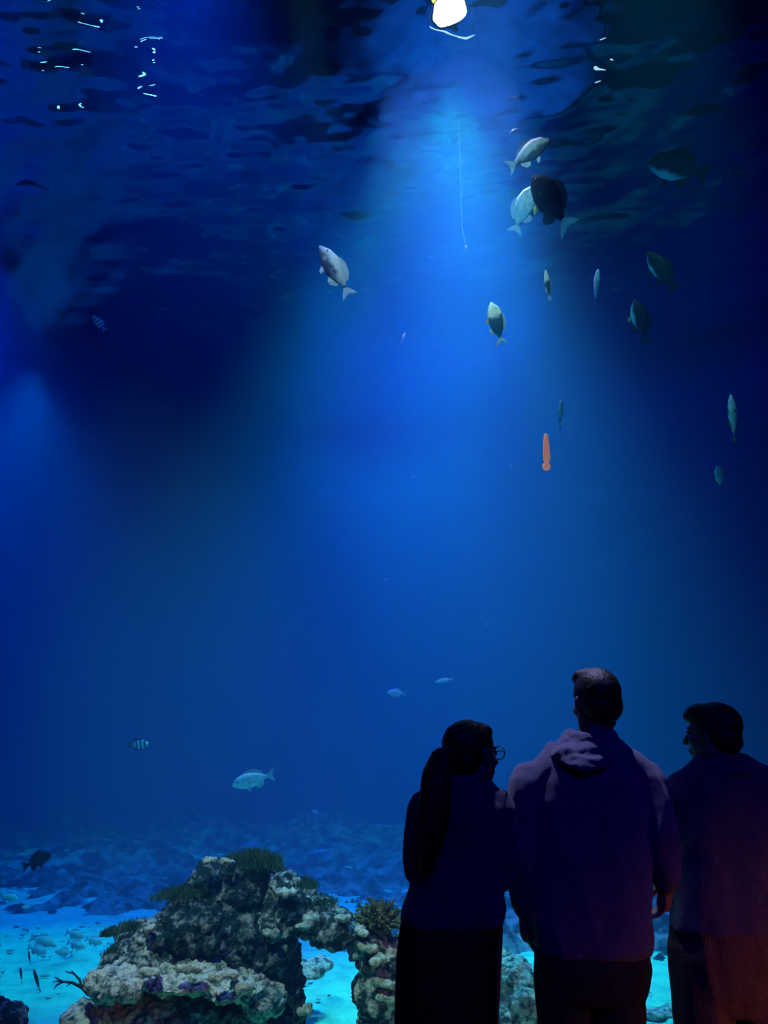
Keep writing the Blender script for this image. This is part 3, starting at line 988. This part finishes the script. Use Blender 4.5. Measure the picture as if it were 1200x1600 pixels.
def hand_blob(b, wrist, d, side, palm_n, curl=0.35, s=1.0):
    """hand with five fingers; d = direction of the fingers, palm_n = palm normal, side = thumb direction"""
    d = Vector(d).normalized()
    n = Vector(palm_n)
    n = (n - d * n.dot(d)).normalized()
    t = Vector(side)
    t = (t - d * t.dot(d) - n * t.dot(n)).normalized()
    w = Vector(wrist)
    b.tube([w, w + d * .03 * s, w + d * .085 * s], [(.024 * s, .018 * s), (.034 * s, .015 * s), (.038 * s, .014 * s)] if abs(t.x) > .5 else .026 * s, 12)
    for k, (o, L, rr) in enumerate([(.030, .070, .0088), (.010, .080, .0092), (-.011, .074, .0088), (-.030, .058, .0078)]):
        p = w + d * .085 * s + t * o * s
        pts = [p - d * .03 * s, p]
        dd = d.copy()
        for seg in (.45, .32, .23):
            dd = (dd + n * curl * (1 + .15 * k)).normalized()
            p = p + dd * L * seg * s
            pts.append(p)
        b.tube(pts, [rr * s * 1.1, rr * s * 1.05, rr * s, rr * .92 * s, rr * .8 * s], 8)
    p = w + d * .025 * s + t * .022 * s
    b.tube([p, p + (d * .5 + t * .8 + n * .2).normalized() * .035 * s, p + (d * .8 + t * .65 + n * .35).normalized() * .065 * s, p + (d * 1.0 + t * .55 + n * .5).normalized() * .09 * s],
           [.014 * s, .012 * s, .010 * s, .009 * s], 8)


def fold(me, amp, freq, seed, stretch=(1, 1, .45)):
    co, no = get_co(me), get_no(me)
    st = np.array(stretch)
    d = np.empty(len(co))
    for i, p in enumerate(co):
        q = Vector(p * st) * freq + Vector((seed, seed * .3, 0))
        a = 1 - abs(noise.noise(q)) * 2.2
        d[i] = amp * (a * .7 + .35 * noise.noise(q * 2.3))
    set_co(me, co + no * d[:, None])
    return me


def local(root, pts):
    return [Vector(p) - root.location for p in pts]


def person(label, X, Y, H, yaw, head, neck_px, arms, torso, legs, mats, hair_fn, extra, group='people at the window', head_s=1.0, mirror_warm=False):
    root = empty('person', (X, Y, 0))
    tag(root, label, 'person')
    return root


def tl(pts, Y):
    """rows (py, left px, right px, half depth) -> loft rings"""
    out = []
    for py, a, b_, dep in pts:
        l, r_ = W(a, py, Y), W(b_, py, Y)
        out.append(((l + r_) / 2, (r_.x - l.x) / 2, dep))
    return out


def rel(root, rings_):
    return [(Vector(c) - root.location, a, b_) for c, a, b_ in rings_]


def shoes(root, xs, y0, yaw=0.0):
    for x in xs:
        b = MB()
        b.loft([(Vector((x, .02, .0)), .045, .13), (Vector((x, .02, .03)), .047, .135), (Vector((x, .0, .06)), .044, .11), (Vector((x, -.035, .10)), .04, .06), (Vector((x, -.04, .14)), .04, .045)], 18, 2.4)
        link('shoe', b.fused('shoe', .008, 2), M['shoe'], root)


def up_leg(x, z_top, r_top, r_knee, r_hem, lean=0.0):
    return [((x, 0, .07), r_hem, r_hem * 1.05), ((x, -.005, .28), r_hem * 1.02, r_hem * 1.08), ((x + lean * .4, .0, .50), r_knee, r_knee * 1.05),
            ((x + lean * .7, .0, .68), (r_knee + r_top) / 2, (r_knee + r_top) / 2 * 1.1), ((x + lean, .0, z_top), r_top, r_top * 1.15), ((x + lean, .0, z_top + .09), r_top * .95, r_top * 1.1)]


# ---- the hooded man in the middle
MY = 2.92
man = empty('person', (W(922, 1300, MY).x, MY, 0))
tag(man, 'tall man seen from behind in a dark hoodie, middle of the three', 'person')
L = man.location


def Q(px, py, dy=0.0, Y=None):
    return W(px, py, (Y or MY) + dy)


b = MB()
hc = Q(931, 1098)
hc = hc - L
P, R = head_blob(b, hc, math.radians(14), .95)
b.tube([hc + Vector((-.005, .0, -.06)), hc + Vector((-.012, -.012, -.14)), hc + Vector((-.012, -.01, -.22))], [(.058, .058), (.060, .060), (.075, .07)], 16)
sh_l, sh_r = Q(828, 1222) - L, Q(1008, 1222) - L
b.tube([sh_l + Vector((.02, 0, -.03)), hc + Vector((-.01, 0, -.27)), sh_r + Vector((-.02, 0, -.03))], [.042, .06, .042], 14)
b.loft([(Vector((0, 0, .91)), .13, .09), (Vector((0, 0, 1.0)), .15, .10), (Vector((0, 0, 1.2)), .15, .095), (Vector((0, 0, 1.40)), .165, .10), (Vector((0, 0, 1.47)), .12, .07)], 20)
el_l, wr_l = Q(818, 1335, -.03) - L, Q(821, 1418, .05) - L
el_r, wr_r = Q(1034, 1308, -.05) - L, Q(1042, 1376, .0) - L
for a, e, w in ((sh_l, el_l, wr_l), (sh_r, el_r, wr_r)):
    b.tube([a + Vector((0, 0, -.02)), a.lerp(e, .5), e, e.lerp(w, .4), w], [.044, .042, .036, .034, .025], 12)
for x in (-.12, .05):
    b.loft([(Vector((x, 0, .05)), .035, .045), (Vector((x, -.01, .12)), .033, .04), (Vector((x, -.02, .34)), .052, .056), (Vector((x, 0, .5)), .052, .055), (Vector((x, 0, .75)), .066, .07), (Vector((x * .8, 0, .94)), .066, .08)], 16)
hand_blob(b, wr_l, (.06, .12, -1), (.0, 1, 0), (1, 0, 0), .25, .98)
hand_blob(b, wr_r, (-.12, .35, -1), (-.6, 1, 0), (-1, .2, 0), .42, .95)
link('body', b.fused('body', .0055, 2), M['skin'], man)
for q in (-1, 1):
    e = MB()
    e.ball(P(q * .030, .079, .004), .012, 10, 8)
    link('eye', e.mesh('eye'), M['eye'], man)
# hoodie
b = MB()
b.loft(rel(man, tl([(1486, 838, 1012, .125), (1462, 833, 1014, .13), (1420, 828, 1012, .13), (1360, 824, 1012, .13), (1300, 824, 1014, .13), (1250, 826, 1012, .125), (1222, 836, 1004, .12),
                    (1200, 850, 990, .11), (1182, 872, 976, .10), (1166, 893, 962, .085)], MY)), 30, 2.5)
for a, e, w in ((sh_l, el_l, wr_l), (sh_r, el_r, wr_r)):
    b.tube([a + Vector((0, 0, -.0)), a.lerp(e, .5), e, e.lerp(w, .5), w + (w - e).normalized() * -.005], [.068, .066, .058, .052, .042], 16)
for sx, nx in ((838, 902), (1000, 952)):
    b.tube([Q(sx, 1226) - L, Q((sx + nx) / 2, 1203) - L, Q(nx, 1180) - L], [.066, .072, .07], 16)
me = fold(b.fused('hoodie', .008, 5), .012, 9, 2.0)
link('hoodie', me, M['hoodie'], man)
b = MB()
b.loft(rel(man, tl([(1494, 839, 1011, .118), (1480, 838, 1013, .124)], MY)), 30, 2.5)
link('waistband', b.fused('waistband', .007, 2), M['hoodie'], man)
for w, e in ((wr_l, el_l), (wr_r, el_r)):
    b = MB()
    d = (w - e).normalized()
    b.tube([w - d * .04, w + d * .012], [.040, .034], 14, False)
    link('cuff', b.mesh('cuff'), M['hoodie'], man)
# hood lying on the back of the neck: rolled folds
b = MB()


def arc(b, cx, cy, rx, ry, y_back, r, dz=0.0, tilt=0.0, a0=-20, a1=200, n=14):
    pts = []
    for k in range(n):
        a = math.radians(a0 + (a1 - a0) * k / (n - 1))
        p = Q(cx + rx * math.cos(a), cy + ry * math.sin(a) + tilt * math.cos(a)) - L
        p.y = -y_back * max(0, math.sin(a)) + .03 * (1 - math.sin(a))
        pts.append(p)
    b.tube(pts, r, 12)


arc(b, 924, 1158, 38, 16, .105, .020, a0=0, a1=180)
arc(b, 908, 1166, 44, 24, .135, .017, a0=0, a1=180)
arc(b, 902, 1168, 46, 31, .150, .012, a0=5, a1=175)
arc(b, 924, 1148, 32, 8, .085, .020, a0=0, a1=180)
b.ball(Q(916, 1178) - L + Vector((0, -.075, 0)), (.085, .05, .040), 18, 12)
b.ball(Q(884, 1180) - L + Vector((0, -.06, 0)), (.055, .055, .036), 18, 12)
me = fold(b.fused('hood', .007, 2), .006, 22, 6.0, (1, 1, 1.3))
link('hood', me, M['hoodie'], man)
# trousers
b = MB()
b.loft(rel(man, tl([(1562, 844, 1002, .10), (1545, 840, 1008, .12), (1510, 836, 1014, .13), (1478, 842, 1008, .12), (1470, 846, 1004, .115)], MY)), 26, 2.5)
hipz = (Q(900, 1530) - L).z
for x, s in ((Q(880, 1580).x - L.x, -1), (Q(965, 1580).x - L.x, 1)):
    b.loft(up_leg(x, hipz, .084, .074, .062, -.002 * s), 20)
link('trousers', fold(b.fused('trousers', .010, 4), .008, 9, 5.0), M['trousers'], man)
shoes(man, (-.12, .05), 0)
# hair: short, brushed up at the front
b = MB()
b.ball(P(0, -.016, .036), (.075, .094, .082), 24, 16, R)
b.ball(P(0, -.050, -.010), (.070, .055, .066), 20, 12, R)
b.ball(P(-.005, .030, .092), (.058, .056, .032), 18, 12, R)
b.ball(P(-.025, .056, .088), (.032, .028, .024), 14, 10, R)
me = fold(b.fused('hair', .006, 2), .002, 40, 1.0, (1, 1, .6))
link('hair', me, M['hair'], man)

# ---- the woman with the ponytail
WY = 2.72
wom = empty('person', (W(715, 1300, WY).x, WY, 0))
tag(wom, 'woman in dark clothes with a long ponytail and glasses, leftmost of the three people', 'person')
L = wom.location


def Q(px, py, dy=0.0):
    return W(px, py, WY + dy)


b = MB()
hc = Q(737, 1178) - L
wyaw = math.radians(-52)
P, R = head_blob(b, hc, wyaw, .89)
b.tube([hc + Vector((-.02, -.01, -.06)), hc + Vector((-.035, -.02, -.14)), hc + Vector((-.04, -.01, -.21))], [(.05, .05), (.05, .05), (.065, .06)], 16)
sh_l, sh_r = Q(662, 1262) - L, Q(775, 1262) - L
b.tube([sh_l + Vector((.02, 0, -.03)), Q(718, 1250) - L, sh_r + Vector((-.02, 0, -.03))], [.036, .05, .036], 14)
b.loft([(Vector((-.03, 0, .78)), .13, .09), (Vector((-.03, 0, .92)), .145, .10), (Vector((0, 0, 1.1)), .13, .09), (Vector((0, 0, 1.3)), .145, .10), (Vector((0, 0, 1.38)), .12, .08)], 20)
el_l, el_r = Q(657, 1362, -.02) - L, Q(780, 1368, -.02) - L
wr_l, wr_r = el_l + Vector((.08, .20, .02)), el_r + Vector((-.09, .20, .02))
for a, e, w in ((sh_l, el_l, wr_l), (sh_r, el_r, wr_r)):
    b.tube([a + Vector((0, 0, -.02)), a.lerp(e, .5), e, e.lerp(w, .4), w], [.036, .036, .032, .030, .022], 12)
for x in (-.105, .025):
    b.loft([(Vector((x, 0, .05)), .032, .04), (Vector((x, -.01, .12)), .03, .036), (Vector((x, -.02, .32)), .048, .052), (Vector((x, 0, .47)), .05, .052), (Vector((x, 0, .7)), .075, .08), (Vector((x * .9, 0, .82)), .085, .10)], 16)
hand_blob(b, wr_l, (1, .35, -.1), (0, .2, 1), (0, -1, 0), .3, .88)
hand_blob(b, wr_r, (-1, .35, -.15), (0, .2, 1), (0, -1, 0), .3, .88)
link('body', b.fused('body', .0055, 2), M['skin'], wom)
for q in (-1, 1):
    e = MB()
    e.ball(P(q * .030, .079, .004), .012, 10, 8)
    link('eye', e.mesh('eye'), M['eye'], wom)
b = MB()
b.loft(rel(wom, tl([(1442, 628, 786, .135), (1420, 630, 790, .135), (1390, 640, 784, .125), (1340, 652, 780, .115), (1290, 652, 784, .115), (1262, 654, 782, .11), (1240, 676, 764, .09), (1222, 694, 750, .075), (1212, 704, 742, .065)], WY)), 30, 2.4)
for a, e, w in ((sh_l, el_l, wr_l), (sh_r, el_r, wr_r)):
    b.tube([a, a.lerp(e, .5), e, e.lerp(w, .5), w], [.055, .054, .050, .046, .036], 16)
for sx, nx in ((668, 708), (770, 734)):
    b.tube([Q(sx, 1266) - L, Q((sx + nx) / 2, 1244) - L, Q(nx, 1222) - L], [.052, .054, .050], 16)
link('jacket', fold(b.fused('jacket', .008, 5), .010, 10, 11.0), M['jacket'], wom)
b = MB()
a, e, w = sh_l, el_l, wr_l
b.tube([a + Vector((0, 0, -.055)), a + Vector((.0, 0, -.075))], [(.057, .057), (.057, .057)], 16, False)
b.loft(rel(wom, tl([(1206, 706, 748, .062), (1222, 698, 752, .078)], WY))[::-1], 20)
link('collar', b.fused('collar', .006, 2), M['jacket'], wom)
b = MB()
z0 = (Q(700, 1430) - L).z
sk = tl([(1600, 616, 776, .14), (1540, 617, 776, .14), (1480, 620, 777, .14), (1440, 626, 782, .13), (1425, 632, 780, .12)], WY)
sk = rel(wom, sk)
c0, a0, d0 = sk[0]
b.loft([((c0.x, 0, .10), a0 * 1.06, .16), ((c0.x, 0, .3), a0 * 1.04, .155)] + sk, 34, 2.3)
me = b.fused('skirt', .012, 3)
co, no = get_co(me), get_no(me)
d = np.array([.012 * math.sin(math.atan2(p[1], p[0]) * 11 + 2 * noise.noise(Vector(p) * 2)) * max(0, min(1, (.9 - p[2]) * 2.0)) for p in co])
set_co(me, co + no * d[:, None])
link('skirt', me, M['skirt'], wom)
shoes(wom, (-.105, .025), 0)
# hair, parting, ponytail, hair tie
b = MB()
b.ball(P(0, -.018, .032), (.070, .088, .075), 24, 16, R)
b.ball(P(0, -.045, -.02), (.062, .052, .060), 20, 12, R)
b.ball(P(.0, .02, .075), (.057, .055, .030), 18, 12, R)
link('hair', fold(b.fused('hair', .006, 3), .003, 50, 3.0, (1, 1, .6)), M['hair'], wom)
tie = Q(702, 1182, -.06) - L
b = MB()
b.tube([tie + Vector((.045, .03, .0)), tie, Q(692, 1186, -.11) - L, Q(683, 1215, -.14) - L, Q(679, 1260, -.145) - L, Q(674, 1300, -.15) - L, Q(668, 1340, -.15) - L, Q(664, 1362, -.15) - L],
       [.03, .024, .036, .044, .048, .042, .026, .008], 18)
link('ponytail', fold(b.fused('ponytail', .006, 2), .006, 26, 3.0, (1, 1, .12)), M['hair'], wom)
b = MB()
for k in range(12):
    a = 2 * math.pi * k / 12
    b.ball(tie + Vector((-.004, math.cos(a) * .024, math.sin(a) * .024)), .009, 8, 6)
link('hair_tie', b.fused('hair_tie', .004, 1), M['jacket'], wom)
# glasses
gl = empty('glasses', (0, 0, 0))
gl.parent = wom


def ringpts(c, r):
    return [P(c + math.cos(a) * r, .104, .004 + math.sin(a) * r * .85) for a in [2 * math.pi * k / 18 for k in range(19)]]


b = MB()
for q in (-1, 1):
    b.tube(ringpts(q * .034, .027), .0022, 6)
    b.tube([P(q * .061, .103, .008), P(q * .078, .06, .010), P(q * .082, -.01, .010), P(q * .080, -.03, -.01)], .002, 6)
b.tube([P(-.008, .105, .006), P(0, .108, .010), P(.008, .105, .006)], .002, 6)
link('frame', b.mesh('frame'), M['wire'], gl)

# ---- the man at the right edge
NY = 3.12
m2 = empty('person', (W(1140, 1300, NY).x, NY, 0))
tag(m2, 'man in a collared dark shirt turning his head to the left, at the right edge', 'person')
L = m2.location


def Q(px, py, dy=0.0):
    return W(px, py, NY + dy)


b = MB()
hc = Q(1114, 1147) - L
P, R = head_blob(b, hc, math.radians(48), .93)
b.tube([hc + Vector((.02, -.01, -.06)), hc + Vector((.03, -.01, -.13)), hc + Vector((.035, -.0, -.20))], [(.055, .055), (.058, .056), (.07, .065)], 16)
sh_l, sh_r = Q(1068, 1235) - L, Q(1222, 1235) - L
b.tube([sh_l + Vector((.02, 0, -.03)), Q(1135, 1226) - L, sh_r + Vector((-.02, 0, -.03))], [.042, .055, .042], 14)
b.loft([(Vector((0, 0, .90)), .13, .09), (Vector((0, 0, .98)), .15, .10), (Vector((0, 0, 1.15)), .145, .09), (Vector((0, 0, 1.34)), .155, .095), (Vector((0, 0, 1.41)), .12, .07)], 20)
el_l, el_r = Q(1074, 1345, .02) - L, Q(1236, 1345, .0) - L
wr_l, wr_r = el_l + Vector((.07, .22, .03)), el_r + Vector((-.07, .22, .03))
for a, e, w in ((sh_l, el_l, wr_l), (sh_r, el_r, wr_r)):
    b.tube([a + Vector((0, 0, -.02)), a.lerp(e, .5), e, e.lerp(w, .4), w], [.044, .042, .036, .034, .024], 12)
for x in (-.144, .049):
    b.loft([(Vector((x, 0, .05)), .035, .045), (Vector((x, -.01, .12)), .033, .04), (Vector((x, -.02, .33)), .052, .056), (Vector((x, 0, .48)), .052, .055), (Vector((x, 0, .72)), .066, .07), (Vector((x * .8, 0, .92)), .066, .08)], 16)
hand_blob(b, wr_l, (1, .35, -.1), (0, .2, 1), (0, -1, 0), .3, .95)
hand_blob(b, wr_r, (-1, .35, -.15), (0, .2, 1), (0, -1, 0), .3, .95)
link('body', b.fused('body', .0055, 2), M['skin'], m2)
for q in (-1, 1):
    e = MB()
    e.ball(P(q * .030, .079, .004), .012, 10, 8)
    link('eye', e.mesh('eye'), M['eye'], m2)
b = MB()
b.loft(rel(m2, tl([(1452, 1052, 1232, .135), (1420, 1054, 1230, .135), (1360, 1056, 1228, .125), (1300, 1056, 1230, .125), (1250, 1052, 1236, .12), (1225, 1060, 1228, .115), (1208, 1076, 1206, .10), (1196, 1092, 1176, .085), (1188, 1098, 1160, .075)], NY)), 30, 2.4)
for a, e, w in ((sh_l, el_l, wr_l), (sh_r, el_r, wr_r)):
    b.tube([a, a.lerp(e, .5), e, e.lerp(w, .5), w], [.066, .062, .054, .048, .038], 16)
for sx, nx in ((1074, 1104), (1216, 1152)):
    b.tube([Q(sx, 1238) - L, Q((sx + nx) / 2, 1220) - L, Q(nx, 1204) - L], [.060, .062, .06], 16)
link('shirt', fold(b.fused('shirt', .008, 5), .011, 9, 21.0), M['shirt'], m2)
# collar: folded band standing round the neck, points at the front
b = MB()
nc = hc + Vector((.03, -.005, -.118))
for k in range(25):
    pass
pts = []
for k in range(22):
    a = math.radians(-205 + 230 * k / 21)
    pts.append(nc + Vector((math.cos(a) * .084, math.sin(a) * .082, .0 + .012 * math.sin(-a))))
b.tube(pts, [(.010, .022)] * 22, 10)
pts2 = [p + Vector(((p - nc).x * .25, (p - nc).y * .25, -.026)) for p in pts]
b.tube(pts2, [(.010, .016)] * 22, 10)
link('collar', b.fused('collar', .005, 2), M['shirt'], m2)
b = MB()
b.loft(rel(m2, tl([(1580, 1056, 1226, .09), (1545, 1053, 1230, .12), (1490, 1050, 1234, .135), (1450, 1054, 1230, .13), (1438, 1058, 1226, .12)], NY)), 26, 2.4)
hipz = (Q(1140, 1520) - L).z
for x, s in ((Q(1098, 1580).x - L.x, -1), (Q(1188, 1580).x - L.x, 1)):
    b.loft(up_leg(x, hipz, .092, .084, .075, 0), 20)
link('trousers', fold(b.fused('trousers', .010, 4), .014, 8, 15.0, (1, 1, .3)), M['trousers_brown'], m2)
shoes(m2, (-.144, .049), 0)
b = MB()
b.ball(P(0, -.016, .036), (.073, .093, .078), 24, 16, R)
b.ball(P(0, -.052, -.015), (.067, .053, .064), 20, 12, R)
b.ball(P(0, .035, .080), (.060, .060, .033), 18, 12, R)
b.ball(P(0, .078, .068), (.050, .026, .023), 14, 10, R)
for q in (-1, 1):
    b.ball(P(q * .066, -.012, .01), (.016, .036, .036), 12, 8, R)
link('hair', fold(b.fused('hair', .006, 2), .0035, 30, 8.0, (1, 1, .8)), M['hair'], m2)
